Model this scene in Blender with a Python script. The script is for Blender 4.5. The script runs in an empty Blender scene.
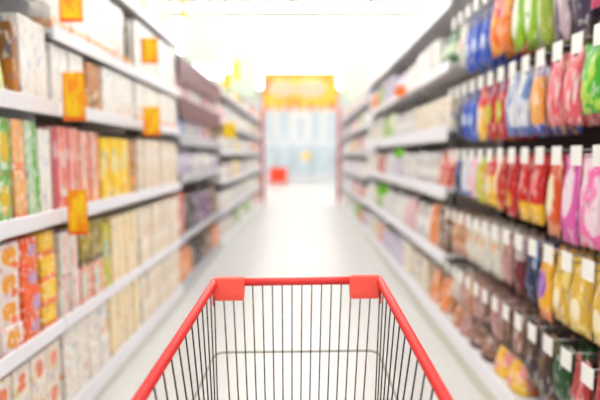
import bpy, math, random
from mathutils import Vector, Matrix

# ------------------------------------------------------------------ camera
FPX = 500.0                      # focal length in pixels of the 600 x 400 frame
H = 1.42                         # eye height
PITCH = math.atan(45.0 / FPX)
YAW = math.atan(3.0 / FPX)
scene = bpy.context.scene
cam_d = bpy.data.cameras.new('camera')
cam = bpy.data.objects.new('camera', cam_d)
scene.collection.objects.link(cam)
cam.location = (0, 0, H)
cam.rotation_euler = (math.pi / 2 - PITCH, 0, YAW)
cam_d.sensor_width = 36.0
cam_d.lens = 36.0 * FPX / 600.0
cam_d.clip_start = 0.02
cam_d.dof.use_dof = True
cam_d.dof.focus_distance = 1.22
cam_d.dof.aperture_fstop = 1.2
scene.camera = cam

# ------------------------------------------------------------------ world, exposure
world = bpy.data.worlds.new('world')
scene.world = world
world.use_nodes = True
world.node_tree.nodes['Background'].inputs[0].default_value = (1.0, 1.0, 1.0, 1)
world.node_tree.nodes['Background'].inputs[1].default_value = 0.85
vs = scene.view_settings
vs.view_transform = 'Standard'
vs.look = 'None'
vs.gamma = 1.0
vs.use_curve_mapping = False
vs.exposure = 0.33
LAMP = 9.3                      # strength of the fluorescent diffusers

rnd = random.Random(7)
col = scene.collection


def ray(px, py, zc):
    """world point that shows at pixel (px, py), zc metres in front of the lens"""
    v = Vector(((px - 300) / FPX * zc, (200 - py) / FPX * zc, -zc))
    return cam.rotation_euler.to_matrix() @ v + Vector((0, 0, H))


# ------------------------------------------------------------------ colours and materials
def lin(c):
    out = []
    for v in c[:3]:
        v = v / 255.0
        out.append(v / 12.92 if v <= 0.04045 else ((v + 0.055) / 1.055) ** 2.4)
    return (*out, 1.0)


def mat(name, rgb, rough=0.5, metal=0.0, spec=0.5, noise=0.0, scale=8.0):
    m = bpy.data.materials.new(name)
    m.use_nodes = True
    nt = m.node_tree
    b = nt.nodes['Principled BSDF']
    b.inputs['Base Color'].default_value = lin(rgb)
    b.inputs['Roughness'].default_value = rough
    b.inputs['Metallic'].default_value = metal
    b.inputs['Specular IOR Level'].default_value = spec
    if noise:
        tc = nt.nodes.new('ShaderNodeTexCoord')
        n = nt.nodes.new('ShaderNodeTexNoise')
        n.inputs['Scale'].default_value = scale
        n.inputs['Detail'].default_value = 4
        nt.links.new(tc.outputs['Object'], n.inputs['Vector'])
        mx = nt.nodes.new('ShaderNodeMix')
        mx.data_type = 'RGBA'
        mx.inputs[6].default_value = lin([c * (1 - noise) for c in rgb])
        mx.inputs[7].default_value = lin([min(255, c * (1 + noise)) for c in rgb])
        nt.links.new(n.outputs['Fac'], mx.inputs[0])
        nt.links.new(mx.outputs[2], b.inputs['Base Color'])
    return m


def emit(name, rgb, strength):
    m = mat(name, rgb)
    b = m.node_tree.nodes['Principled BSDF']
    b.inputs['Emission Color'].default_value = lin(rgb)
    b.inputs['Emission Strength'].default_value = strength
    return m


class Print:
    """printed packaging: flat colours laid out in the pack's own Generated coordinates
    (y across the face, z up the face), plus blotches standing for the artwork"""

    def __init__(self, name, base, rough=0.4):
        self.m = bpy.data.materials.new(name)
        self.m.use_nodes = True
        self.nt = self.m.node_tree
        self.b = self.nt.nodes['Principled BSDF']
        self.b.inputs['Roughness'].default_value = rough
        tc = self.nt.nodes.new('ShaderNodeTexCoord')
        self.gen = tc.outputs['Generated']
        sp = self.nt.nodes.new('ShaderNodeSeparateXYZ')
        self.nt.links.new(self.gen, sp.inputs[0])
        self.ax = {'x': sp.outputs[0], 'y': sp.outputs[1], 'z': sp.outputs[2]}
        rgb = self.nt.nodes.new('ShaderNodeRGB')
        rgb.outputs[0].default_value = lin(base)
        self.c = rgb.outputs[0]
        self.oi = self.nt.nodes.new('ShaderNodeObjectInfo')

    def math(self, op, a, b=None):
        n = self.nt.nodes.new('ShaderNodeMath')
        n.operation = op
        for i, v in enumerate((a, b)):
            if v is None:
                continue
            if isinstance(v, (int, float)):
                n.inputs[i].default_value = v
            else:
                self.nt.links.new(v, n.inputs[i])
        return n.outputs[0]

    def step(self, v, lo, hi):
        n = self.nt.nodes.new('ShaderNodeMapRange')
        n.interpolation_type = 'SMOOTHSTEP'
        n.inputs['From Min'].default_value = lo
        n.inputs['From Max'].default_value = hi
        self.nt.links.new(v, n.inputs['Value'])
        return n.outputs[0]

    def mix(self, fac, rgb):
        n = self.nt.nodes.new('ShaderNodeMix')
        n.data_type = 'RGBA'
        self.nt.links.new(fac, n.inputs[0])
        self.nt.links.new(self.c, n.inputs[6])
        n.inputs[7].default_value = lin(rgb)
        self.c = n.outputs[2]
        return self

    def band(self, axis, lo, hi, rgb, s=0.03):
        a = self.step(self.ax[axis], lo - s, lo + s)
        b = self.step(self.ax[axis], hi + s, hi - s)
        return self.mix(self.math('MULTIPLY', a, b), rgb)

    def disc(self, cy, cz, ry, rz, rgb, s=0.12):
        dy = self.math('DIVIDE', self.math('SUBTRACT', self.ax['y'], cy), ry)
        dz = self.math('DIVIDE', self.math('SUBTRACT', self.ax['z'], cz), rz)
        r = self.math('ADD', self.math('MULTIPLY', dy, dy), self.math('MULTIPLY', dz, dz))
        return self.mix(self.step(r, 1 + s, 1 - s), rgb)

    def blot(self, rgb, scale=3.0, lo=0.5, hi=0.62, seed=0.0):
        n = self.nt.nodes.new('ShaderNodeTexNoise')
        n.noise_dimensions = '4D'
        n.inputs['Scale'].default_value = scale
        n.inputs['Detail'].default_value = 2
        self.nt.links.new(self.gen, n.inputs['Vector'])
        w = self.math('ADD', self.math('MULTIPLY', self.oi.outputs['Random'], 1.5), seed)
        self.nt.links.new(w, n.inputs['W'])
        return self.mix(self.step(n.outputs['Fac'], lo, hi), rgb)

    def speck(self, rgb, amount, scale, lo, hi, seed):
        n = self.nt.nodes.new('ShaderNodeTexNoise')
        n.noise_dimensions = '4D'
        n.inputs['Scale'].default_value = scale
        n.inputs['Detail'].default_value = 1
        self.nt.links.new(self.gen, n.inputs['Vector'])
        w = self.math('ADD', self.math('MULTIPLY', self.oi.outputs['Random'], 3.0), seed)
        self.nt.links.new(w, n.inputs['W'])
        return self.mix(self.math('MULTIPLY', self.step(n.outputs['Fac'], lo, hi), amount), rgb)

    def done(self, art=1.0):
        if art:
            seed = (sum(ord(ch) for ch in self.m.name) % 37) * .7
            self.speck((252, 248, 240), .6 * art, 5.0, .56, .64, seed)
            acc = [(214, 60, 50), (60, 110, 180), (70, 140, 60), (236, 150, 30), (120, 70, 120), (200, 90, 60)]
            self.speck(acc[int(seed * 10) % 6], .5 * art, 6.0, .60, .68, seed + 11)
        self.nt.links.new(self.c, self.b.inputs['Base Color'])
        return self.m


M = {}
M['floor'] = mat('floor_polished', (213, 213, 211), 0.3, spec=0.45, noise=0.02, scale=0.7)
M['ceiling'] = mat('ceiling_paint', (232, 228, 219), 0.9)
M['wall'] = mat('wall_paint', (240, 240, 236), 0.85, noise=0.01)
M['white'] = mat('shelf_white_enamel', (226, 225, 229), 0.4, noise=0.02)
M['rail'] = mat('price_rail_plastic', (238, 237, 243), 0.35)
M['grey'] = mat('shelf_grey_enamel', (190, 190, 196), 0.45)
M['panel'] = mat('back_panel_grey', (168, 160, 148), 0.6)
M['brown'] = mat('peg_panel_dark_brown', (52, 34, 32), 0.6, noise=0.1)
M['mauve'] = mat('mauve_board', (124, 84, 92), 0.5, noise=0.05)
M['redpost'] = mat('red_enamel', (192, 28, 26), 0.4)
M['plinth'] = mat('plinth_cream', (216, 213, 200), 0.5)
M['green_board'] = mat('pale_green_board', (198, 212, 190), 0.6, noise=0.03)
M['steel'] = mat('brushed_steel', (120, 118, 112), 0.3, 0.9)
M['hook'] = mat('hook_chrome', (170, 168, 165), 0.25, 0.9)
M['tag'] = mat('price_card', (240, 238, 234), 0.5)
M['wire'] = mat('wire_dark_zinc', (58, 52, 50), 0.35, 0.55)
M['ring'] = mat('ring_zinc', (176, 174, 164), 0.4, 0.4)
M['red'] = mat('red_plastic', (229, 50, 47), 0.38)
M['clamp'] = mat('red_clamp_plastic', (236, 76, 58), 0.42)
M['rubber'] = mat('grey_rubber', (70, 70, 72), 0.7)
M['lamp'] = emit('lamp_diffuser', (251, 252, 255), LAMP)
M['housing'] = mat('lamp_housing', (222, 212, 192), 0.5)
M['glass_blue'] = mat('cooler_glass', (206, 220, 228), 0.1, noise=.08, scale=3)
M['bin'] = mat('red_bin_plastic', (240, 66, 12), 0.4)


# ------------------------------------------------------------------ mesh builder
class MB:
    def __init__(self):
        self.v = []
        self.f = []

    def add(self, vs_, fs):
        o = len(self.v)
        self.v += [tuple(p) for p in vs_]
        self.f += [tuple(i + o for i in f) for f in fs]
        return self

    def box(self, x0, x1, y0, y1, z0, z1, bev=0.0):
        if bev <= 0:
            p = [(x, y, z) for z in (z0, z1) for y in (y0, y1) for x in (x0, x1)]
            return self.add(p, [(0, 2, 3, 1), (4, 5, 7, 6), (0, 1, 5, 4), (2, 6, 7, 3), (0, 4, 6, 2), (1, 3, 7, 5)])
        b = min(bev, (x1 - x0) * .45, (y1 - y0) * .45, (z1 - z0) * .45)
        # chamfered box: three inset copies per corner
        cs = [(sx, sy, sz) for sz in (0, 1) for sy in (0, 1) for sx in (0, 1)]
        X, Y, Z = (x0, x1), (y0, y1), (z0, z1)
        sg = (1, -1)
        vs_ = []
        idx = {}
        for c in cs:
            x, y, z = X[c[0]], Y[c[1]], Z[c[2]]
            bx, by, bz = b * sg[c[0]], b * sg[c[1]], b * sg[c[2]]
            for k, p in enumerate(((x, y + by, z + bz), (x + bx, y, z + bz), (x + bx, y + by, z))):
                idx[(c, k)] = len(vs_)
                vs_.append(p)
        fs = []
        for k in range(3):                      # faces
            for s in (0, 1):
                o = [a for a in range(3) if a != k]
                q = []
                for t in ((0, 0), (1, 0), (1, 1), (0, 1)):
                    c = [0, 0, 0]
                    c[k] = s; c[o[0]] = t[0]; c[o[1]] = t[1]
                    q.append(idx[(tuple(c), k)])
                flip = (s == 0) ^ (k == 1)
                fs.append(tuple(reversed(q)) if flip else tuple(q))
        for k in range(3):                      # edges along axis k
            o = [a for a in range(3) if a != k]
            for t in ((0, 0), (0, 1), (1, 0), (1, 1)):
                q = []
                for s, kk in ((0, o[0]), (0, o[1]), (1, o[1]), (1, o[0])):
                    c = [0, 0, 0]
                    c[k] = s; c[o[0]] = t[0]; c[o[1]] = t[1]
                    q.append(idx[(tuple(c), kk)])
                fs.append(tuple(q))
        for c in cs:
            fs.append((idx[(c, 0)], idx[(c, 1)], idx[(c, 2)]))
        return self.add(vs_, fs)

    def tube(self, pts, r, n=8, closed=False):
        pts = [Vector(p) for p in pts]
        m = len(pts)
        vs_, fs = [], []
        prev = None
        for i, p in enumerate(pts):
            if closed:
                d = (pts[(i + 1) % m] - pts[i - 1]).normalized()
            else:
                d = (pts[min(i + 1, m - 1)] - pts[max(i - 1, 0)]).normalized()
            if prev is None:
                a = Vector((0, 0, 1)) if abs(d.z) < 0.9 else Vector((1, 0, 0))
                u = d.cross(a).normalized()
            else:
                u = (prev - d * prev.dot(d)).normalized()
            prev = u
            w = d.cross(u)
            rr = r[i] if isinstance(r, (list, tuple)) else r
            for k in range(n):
                t = 2 * math.pi * k / n
                vs_.append(p + u * (rr * math.cos(t)) + w * (rr * math.sin(t)))
        for i in range(m if closed else m - 1):
            j = (i + 1) % m
            for k in range(n):
                l = (k + 1) % n
                fs.append((i * n + k, i * n + l, j * n + l, j * n + k))
        if not closed:
            fs.append(tuple(reversed(range(n))))
            fs.append(tuple((m - 1) * n + k for k in range(n)))
        return self.add(vs_, fs)

    def lathe(self, prof, n=14, c=(0, 0, 0)):
        vs_, fs = [], []
        for r, z in prof:
            for k in range(n):
                t = 2 * math.pi * k / n
                vs_.append((c[0] + r * math.cos(t), c[1] + r * math.sin(t), c[2] + z))
        for i in range(len(prof) - 1):
            for k in range(n):
                l = (k + 1) % n
                fs.append((i * n + k, i * n + l, (i + 1) * n + l, (i + 1) * n + k))
        fs.append(tuple(reversed(range(n))))
        fs.append(tuple((len(prof) - 1) * n + k for k in range(n)))
        return self.add(vs_, fs)

    def mesh(self, name, material, smooth=False):
        me = bpy.data.meshes.new(name)
        me.from_pydata(self.v, [], self.f)
        me.validate()
        import bmesh
        bm = bmesh.new()
        bm.from_mesh(me)
        bmesh.ops.recalc_face_normals(bm, faces=bm.faces)
        bm.to_mesh(me)
        bm.free()
        if material is not None:
            me.materials.append(material)
        if smooth:
            me.polygons.foreach_set('use_smooth', [True] * len(me.polygons))
        return me


def link(name, me, parent=None, loc=(0, 0, 0), rz=0.0):
    o = bpy.data.objects.new(name, me)
    col.objects.link(o)
    o.location = loc
    o.rotation_euler = (0, 0, rz)
    if parent is not None:
        o.parent = parent
    return o


def part(name, mb, material, parent, smooth=False, label=None):
    o = link(name, mb.mesh(name, material, smooth), parent)
    if label:
        o['label'] = label
    return o


def tag(o, label, cat, group=None):
    o['label'] = label
    o['category'] = cat
    if group:
        o['group'] = group
    return o


def thing(name, label, cat, loc=(0, 0, 0), group=None):
    o = link(name, None, None, loc)
    o.empty_display_size = 0.1
    return tag(o, label, cat, group)


def structure(name, mb, material, label):
    o = link(name, mb.mesh(name, material))
    o['kind'] = 'structure'
    o['label'] = label
    return o


# ------------------------------------------------------------------ the room
CEIL = 5.0
FAR = 29.5
structure('floor', MB().box(-9, 9, -5, FAR + .3, -0.1, 0), M['floor'], 'polished cream shop floor running down the aisle')
structure('ceiling', MB().box(-9, 9, -5, FAR + .3, CEIL, CEIL + .1), M['ceiling'], 'white shop ceiling above the aisle')
structure('wall_left', MB().box(-9.2, -9, -5, FAR + .3, 0, CEIL), M['wall'], 'white side wall beyond the left rack')
structure('wall_right', MB().box(9, 9.2, -5, FAR + .3, 0, CEIL), M['wall'], 'white side wall beyond the right rack')
structure('wall_far', MB().box(-9, 9, FAR, FAR + .2, 0, CEIL), M['wall'], 'bright white wall at the far end of the shop')

# ceiling lights: continuous crosswise lines of fluorescent battens
DROP = 0.05
lamp_h = MB().box(-4.2, 4.2, -.125, .125, -.03, 0, .008)
for xx in (-4, -2, 0, 2, 4):
    lamp_h.tube([(xx, 0, -.005), (xx, 0, DROP)], .006, 6)
lamp_hm = lamp_h.mesh('housing', M['housing'])
lamp_d = MB()
for yy in (-.075, .075):
    lamp_d.tube([(-4.15, yy, -.062), (4.15, yy, -.062)], .031, 8)
lamp_d = lamp_d.mesh('diffuser', M['lamp'])
ORD = ['first', 'second', 'third', 'fourth', 'fifth', 'sixth', 'seventh', 'eighth', 'ninth', 'tenth', 'eleventh',
       'twelfth', 'thirteenth', 'fourteenth', 'fifteenth', 'sixteenth', 'seventeenth', 'eighteenth']
y = 12.15 - 1.25 * 11
k = 0
while y < 26:
    if y < 11:
        lab = 'ceiling light line out of frame overhead, %s behind the visible ones' % ORD[10 - round((y + 1.6) / 1.25)]
    else:
        lab = 'white fluorescent ceiling light line across the aisle, %s from the top edge' % ORD[k]
        k += 1
    t = thing('ceiling_light', lab, 'light', (0, y, CEIL - DROP), 'crosswise ceiling light lines')
    link('housing', lamp_hm, t)
    link('diffuser', lamp_d, t)
    y += 1.25

# ------------------------------------------------------------------ shopping cart
cart = thing('shopping_cart', 'empty wire shopping cart with red rim rails, in sharp focus in the aisle', 'shopping cart',
             (-0.02, 1.0, 0))


def cl(p):
    return Vector(p) - Vector((-0.02, 1.0, 0))


ZF, ZB = 1.44, 0.90
FL, FR = ray(214.5, 282.5, ZF), ray(379.5, 280.0, ZF)
BL, BR = ray(139.0, 400, ZB), ray(446.0, 400, ZB)
YR = 0.47                                        # rear end of the basket


def ext(a, b, yv):
    t = (yv - a.y) / (b.y - a.y)
    return a + (b - a) * t


RL, RR = ext(FL, BL, YR), ext(FR, BR, YR)
RT = 0.0115
part('front_rail', MB().tube([cl(FL), cl(FR)], RT, 16), M['red'], cart, True, 'red plastic front rail')
for a, b in ((FL, RL), (FR, RR)):
    d = (b - a).normalized()
    part('side_rail', MB().tube([cl(a - d * .004), cl(a + d * .02), cl(b)], [RT * 1.0, RT, RT * 1.05], 16), M['red'], cart, True, 'red plastic side rail')
    e = MB()
    e.lathe([(.001, -.012), (.008, -.0095), (.0118, -.003), (.0118, .003), (.008, .0095), (.001, .012)], 16, cl(a))
    part('rail_elbow', e, M['red'], cart, True)
# corner clamps wrapped round the front rail
up = Vector((0, 0, 1))
fx = (FR - FL).normalized()
fy = Vector((0, 1, 0))
for s, a in ((1, FL), (-1, FR)):
    mb = MB()
    prof = [(0.0155, 0.004), (0.011, 0.0135), (0.0, 0.0165), (-0.011, 0.0135), (-0.0155, 0.004), (-0.0150, -0.030),
            (-0.012, -0.044), (-0.004, -0.047), (0.006, -0.047), (0.013, -0.042), (0.0155, -0.030)]
    vsx = []
    ends = (0.002, 0.009, 0.078, 0.087)
    for i, w in enumerate(ends):
        sc = 0.93 if i in (0, 3) else 1.0
        for (py_, pz) in prof:
            vsx.append(cl(a + fx * (s * w) + fy * (py_ * sc + (0.46 * pz if pz < 0 else 0)) + up * ((pz + .015) * sc - .015)))
    n = len(prof)
    fs = []
    for i in range(3):
        for q in range(n):
            r = (q + 1) % n
            fs.append((i * n + q, i * n + r, (i + 1) * n + r, (i + 1) * n + q))
    fs += [tuple(reversed(range(n))), tuple(3 * n + q for q in range(n))]
    mb.add(vsx, fs)
    c = part('corner_clamp', mb, M['clamp'], cart, False, 'red plastic corner clamp')
    # small locking tongue below the clamp
    t_ = a + fx * (s * -.001)
    part('clamp_tongue', MB().add([cl(t_ + fx * (s * i) + fy * j + up * kz) for (i, j, kz) in
         ((-.006, -.008, -.004), (.004, -.008, -.004), (.004, .008, -.004), (-.006, .008, -.004),
          (-.001, -.026, -.062), (.003, -.026, -.062), (.003, -.018, -.062), (-.001, -.018, -.062))],
        [(0, 1, 2, 3), (7, 6, 5, 4), (0, 4, 5, 1), (1, 5, 6, 2), (2, 6, 7, 3), (3, 7, 4, 0)]), M['clamp'], c)

LEAN_S, LEAN_F = 0.13, 0.46                      # inward lean of the side and front panels
WR = 0.0020
DEPF, DEPR = 0.33, 0.50
mid = (FL + FR) * .5


def wall_front(u, h):
    """u = -1..1 across the front, h below the rim"""
    hw = (FR - FL).length / 2
    x = u * (hw - 0.010 - LEAN_S * h)
    return mid + Vector((x, -0.002 - LEAN_F * h, u * (FR.z - FL.z) / 2 - h))


def wall_side(s, yv, h):
    a, b = (FL, RL) if s < 0 else (FR, RR)
    p = ext(a, b, yv)
    return p + Vector((-s * (0.002 + LEAN_S * h), 0, -h))


def depth_at(yv):
    t = (FL.y - yv) / (FL.y - YR)
    return DEPF + (DEPR - DEPF) * min(1, max(0, t))


NF = 16
for i in range(NF):
    u = -1 + 2 * (i + .5) / NF
    part('front_wire', MB().tube([cl(wall_front(u, .004)), cl(wall_front(u, DEPF))], WR, 6), M['wire'], cart, True)
for s in (-1, 1):
    yv = FL.y - 0.016
    step = 0.040
    while yv > YR + .02:
        # front-most wires follow the sloping front panel
        d = depth_at(yv)
        foot = wall_side(s, min(yv, FL.y - LEAN_F * d * .98 - .004 if yv > FL.y - .2 else yv), d)
        t = max(0.0, 1 - (FL.y - yv) / .35)
        foot = wall_side(s, yv - t * LEAN_F * d, d)
        part('side_wire', MB().tube([cl(wall_side(s, yv, .004)), cl(foot)], WR, 6), M['wire'], cart, True)
        yv -= step
        step = min(0.05, step + 0.002)
# horizontal ring wire round the basket
for h, r, m_, nm in ((0.168, 0.0036, M['ring'], 'ring_wire'), (0.325, 0.0030, M['ring'], 'ring_wire')):
    pts = []
    yf = wall_front(0, h).y + .005
    for s in (-1, 1):
        side = [wall_side(s, yv, h) + Vector((s * .005, 0, 0)) for yv in (YR, .7, .9, yf - .03)]
        cnr = wall_side(s, yf, h) + Vector((s * .005, 0, 0))
        p0 = side[-1]
        p1 = cnr + Vector((-s * .03, 0, 0))
        p1.y = yf
        arc = []
        for q in range(1, 6):
            t = q / 6
            arc.append(p0 * (1 - t) ** 2 + cnr * (2 * t * (1 - t)) + p1 * t * t)
        if s < 0:
            pts = side + arc + [p1]
        else:
            pts += [p1] + list(reversed(arc)) + list(reversed(side))
    part(nm, MB().tube([cl(p) for p in pts], r, 8), m_, cart, True)
# basket floor wires, rear gate, handle, chassis and casters
fy_f = wall_front(0, DEPF).y
for i in range(11):
    u = -1 + 2 * (i + .5) / 11
    pf = wall_front(u, DEPF)
    hwr = wall_side(1, YR, DEPR).x - (RL.x + RR.x) / 2
    pr = Vector(((RL.x + RR.x) / 2 + u * hwr, YR, RL.z - DEPR))
    part('floor_wire', MB().tube([cl(pf), cl(pr)], WR, 6), M['wire'], cart, True)
for i in range(5):
    yv = fy_f - .02 - i * (fy_f - YR - .04) / 4
    d = depth_at(yv) * 1.0
    t = (fy_f - yv) / (fy_f - YR)
    zz = (FL.z - DEPF) * (1 - t) + (RL.z - DEPR) * t
    xl = wall_side(-1, yv, d).x
    xr = wall_side(1, yv, d).x
    part('cross_wire', MB().tube([cl((xl, yv, zz - .004)), cl((xr, yv, zz - .004))], .003, 6), M['ring'], cart, True)
for i in range(13):
    u = -1 + 2 * (i + .5) / 13
    a = RL + (RR - RL) * ((u + 1) / 2)
    hwr = wall_side(1, YR, DEPR).x - (RL.x + RR.x) / 2
    b = Vector(((RL.x + RR.x) / 2 + u * hwr, YR, RL.z - DEPR))
    part('gate_wire', MB().tube([cl(a), cl(b)], WR, 6), M['wire'], cart, True)
part('gate_rail', MB().tube([cl(RL), cl(RR)], .006, 8), M['ring'], cart, True)
hL, hR = RL + Vector((0, -.10, .05)), RR + Vector((0, -.10, .05))
part('handle', MB().tube([cl(hL), cl(hR)], .014, 12), M['red'], cart, True, 'red plastic push handle')
for a, b in ((RL, hL), (RR, hR)):
    part('handle_bracket', MB().tube([cl(a), cl(a + (b - a) * .5 + Vector((0, 0, .012))), cl(b)], .010, 8), M['ring'], cart, True)
zc_f = 0.16
ax = (FL.x + FR.x) / 2
for s in (-1, 1):
    rx = (RL.x if s < 0 else RR.x) - s * .03
    fxp = ax + s * .17
    part('chassis_tube', MB().tube([cl((rx, YR - .02, RL.z - .02)), cl((rx, YR - .01, .30)), cl((rx, YR + .03, zc_f + .02)),
                                    cl((ax + s * .20, .9, zc_f)), cl((fxp, 1.22, zc_f))], .011, 10), M['ring'], cart, True)
    part('basket_stay', MB().tube([cl((ax + s * .185, 1.06, zc_f)), cl((ax + s * .175, .92, RL.z - DEPR + .03))], .009, 8), M['ring'], cart, True)
    for (wx, wy) in ((fxp, 1.22), (rx, YR + .05)):
        c = part('caster', MB().box(-.026, .026, -.03, .02, .115, .125, .003).box(-.026, -.021, -.025, .02, .05, .12, .002)
                 .box(.021, .026, -.025, .02, .05, .12, .002).tube([(0, 0, .122), (0, 0, zc_f)], .010, 8), M['ring'], cart, False, 'zinc caster fork')
        c.location = cl((wx, wy, 0))
        w = MB()
        w.tube([(-.018, -.006, .0625), (-.014, -.006, .0625), (.014, -.006, .0625), (.018, -.006, .0625)], [.050, .0625, .0625, .050], 20)
        part('wheel', w, M['rubber'], c, True, 'grey rubber wheel')
part('chassis_bar', MB().tube([cl((ax - .17, 1.22, zc_f)), cl((ax + .17, 1.22, zc_f))], .010, 8), M['ring'], cart, True)

# ------------------------------------------------------------------ shelving
XL, XR = -1.18, 1.04
DEP = 0.44


def bay(side, y0, y1, levels, label, top, shelf_m='white', rail_m='rail', rail_h=0.075, back_m='panel', rails=None, rail_ms=None,
        plinth_m='plinth', group=None):
    """one gondola bay: s = -1 left of the aisle, +1 right of it"""
    s = -1 if side == 'left' else 1
    xf = XL if s < 0 else XR
    t = thing('shelf_unit', label, 'shelving', (xf, (y0 + y1) / 2, 0), group)
    hw = (y1 - y0) / 2

    def bx(mb, d0, d1, ya, yb, za, zb, bev=0.0):     # d = depth behind the front edge
        xs = sorted((s * d0, s * d1))
        return mb.box(xs[0], xs[1], ya, yb, za, zb, bev)
    part('back_panel', bx(MB(), DEP, DEP + .02, -hw + .002, hw - .002, .03, top), M[back_m], t)
    for yy in (-hw + .001, hw - .019):
        part('upright', bx(bx(MB(), DEP - .05, DEP, yy, yy + .018, 0, top), DEP - .02, DEP + .03, yy, yy + .018, 0, top + .02), M[shelf_m], t)
    p = part('plinth', bx(MB(), .015, DEP, -hw + .002, hw - .002, 0, levels[0] - .02), M[plinth_m], t)
    part('price_rail', bx(MB(), 0, .014, -hw + .003, hw - .003, levels[0] - .10, levels[0] + .012, .004), M[rail_m], p)
    part('deck', bx(MB(), .016, DEP - .051, -hw + .003, hw - .003, levels[0] - .02, levels[0]), M[shelf_m], t)
    for i, z in enumerate(levels[1:]):
        rh = rails[i] if rails else rail_h
        sh = part('shelf', bx(bx(bx(MB(), .012, DEP - .051, -hw + .004, hw - .004, z - .022, z), .014, .03, -hw + .02, hw - .02, z - .045, z - .022),
                              .1, DEP - .06, hw - .024, hw - .021, z - .09, z - .022), M[shelf_m], t)
        part('price_rail', bx(MB(), 0, .011, -hw + .004, hw - .004, z - rh + .022, z + .02, .004), M[rail_ms[i] if rail_ms else rail_m], sh)
    return t


A_Y = [1.21, 2.42, 3.63, 4.84]
B_Y = [4.84, 6.05, 7.26]
C_Y = [7.26 + 1.21 * i for i in range(7)]
LA = [.15, .60, 1.14, 1.66, 2.02, 2.48]
LA0 = [.15, .60, 1.14, 1.66, 2.16]
LB = [.15, .62, 1.22, 1.60, 1.97, 2.36]
LC = [.15, .58, 1.03, 1.48, 1.92, 2.36]
LE = [.21, .68, 1.17, 1.62, 2.08, 2.56]
LFAR = [.18, .62, 1.05, 1.48, 1.92, 2.34]
GB = 'shelving bays lining the aisle'
nth = 0
left_bays, right_bays = [], []
for i in range(3):
    lv = LA0 if i == 0 else LA
    bay('left', A_Y[i], A_Y[i + 1], lv, ['white shelving bay with green cartons, nearest bay at the left edge',
        'white shelving bay with pink, yellow and mustard cartons, second bay on the left',
        'white shelving bay full of cream and white cartons, third bay on the left'][i], 2.75, group=GB)
    left_bays.append((A_Y[i], A_Y[i + 1], lv))
for i in range(2):
    bay('left', B_Y[i], B_Y[i + 1], LB, ['mauve and grey shelving bay on the left, right after the cream cartons',
        'mauve and grey shelving bay on the left, farther of the two'][i], 2.58, 'grey', 'grey',
        rails=[.09, .10, .11, .22, .26], back_m='mauve', rail_ms=['grey', 'grey', 'grey', 'mauve', 'mauve'], group=GB)
    left_bays.append((B_Y[i], B_Y[i + 1], LB))
for i in range(6):
    bay('left', C_Y[i], C_Y[i + 1], LC, 'white shelving bay on the left, %s bay beyond the mauve shelving' % ORD[i], 2.6, group=GB)
    left_bays.append((C_Y[i], C_Y[i + 1], LC))
D_Y = [1.22, 2.44, 3.66]
E_Y = [3.66 + 1.2 * i for i in range(10)]
for i in range(9):
    lv = LE if i < 4 else LFAR
    bay('right', E_Y[i], E_Y[i + 1], lv, 'white shelving bay on the right, %s bay beyond the hanging bags' % ORD[i], 2.80 if i < 4 else 2.56,
        rails=[.10, .10, .12, .08, .11] if i < 4 else None, group=GB)
    right_bays.append((E_Y[i], E_Y[i + 1], lv))

# rack end panels with red edges
for s, x0, yv, nm in ((-1, XL, C_Y[-1], 'left'), (1, XR, E_Y[-1], 'right')):
    t = thing('rack_end_panel', 'white end panel with a red front edge closing the far end of the %s rack' % nm, 'end panel',
              (x0, yv + .03, 0), 'rack end panels')
    a, b = sorted((s * .04, s * (DEP + .02)))
    part('panel', MB().box(a, b, 0, .03, 0, 2.62), M['white'], t)
    a, b = sorted((s * -.05, s * .04))
    part('red_edge', MB().box(a, b, -.005, .04, 0, 2.75, .006), M['redpost'], t, False, 'red enamelled edge')

# ------------------------------------------------------------------ products: packaging shapes
def carton_mesh(w, h, d, m):
    """folding carton: chamfered body, tucked top flaps, side seam"""
    mb = MB().box(-d / 2, d / 2, -w / 2, w / 2, 0, h - .003, .004)
    mb.box(-d / 2 + .004, d * .08, -w / 2 + .004, w / 2 - .004, h - .004, h - .0015)
    mb.box(d * .06, d / 2 - .004, -w / 2 + .004, w / 2 - .004, h - .004, h)
    return mb.mesh('carton', m)


def wave(*k):
    return sum(math.sin(a * 12.9898 + i * 78.233) for i, a in enumerate(k))


def pouch_mesh(w, h, d, m, seed=0):
    """stand-up pouch: full at the base, pinched flat at the sealed top"""
    nx, nz = 8, 9
    vs_, fs = [], []
    for side in (1, -1):
        for j in range(nz + 1):
            v = j / nz
            for i in range(nx + 1):
                u = -1 + 2 * i / nx
                full = (1 - v ** 2.2) ** .75 * (1 - .55 * abs(u) ** 3)
                if v > .9:
                    full *= .35
                x = side * (d / 2 * full + .0015)
                ww = w / 2 * (1 - .05 * math.sin(v * math.pi))
                x += .004 * wave(u * 3 + seed, v * 5 + seed) * (1 - v) * .5
                vs_.append((x, u * ww, v * h + (0.006 * (1 - u * u) if j == 0 else 0) * 0))
    N = (nx + 1) * (nz + 1)
    for s in range(2):
        for j in range(nz):
            for i in range(nx):
                a = s * N + j * (nx + 1) + i
                q = (a, a + 1, a + nx + 2, a + nx + 1)
                fs.append(q if s == 0 else tuple(reversed(q)))
    for j in range(nz):
        for i in (0, nx):
            a = j * (nx + 1) + i
            fs.append((a, a + nx + 1, N + a + nx + 1, N + a))
    for j in (0, nz):
        for i in range(nx):
            a = j * (nx + 1) + i
            fs.append((a, a + 1, N + a + 1, N + a))
    return MB().add(vs_, fs).mesh('pouch', m, True)


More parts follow.
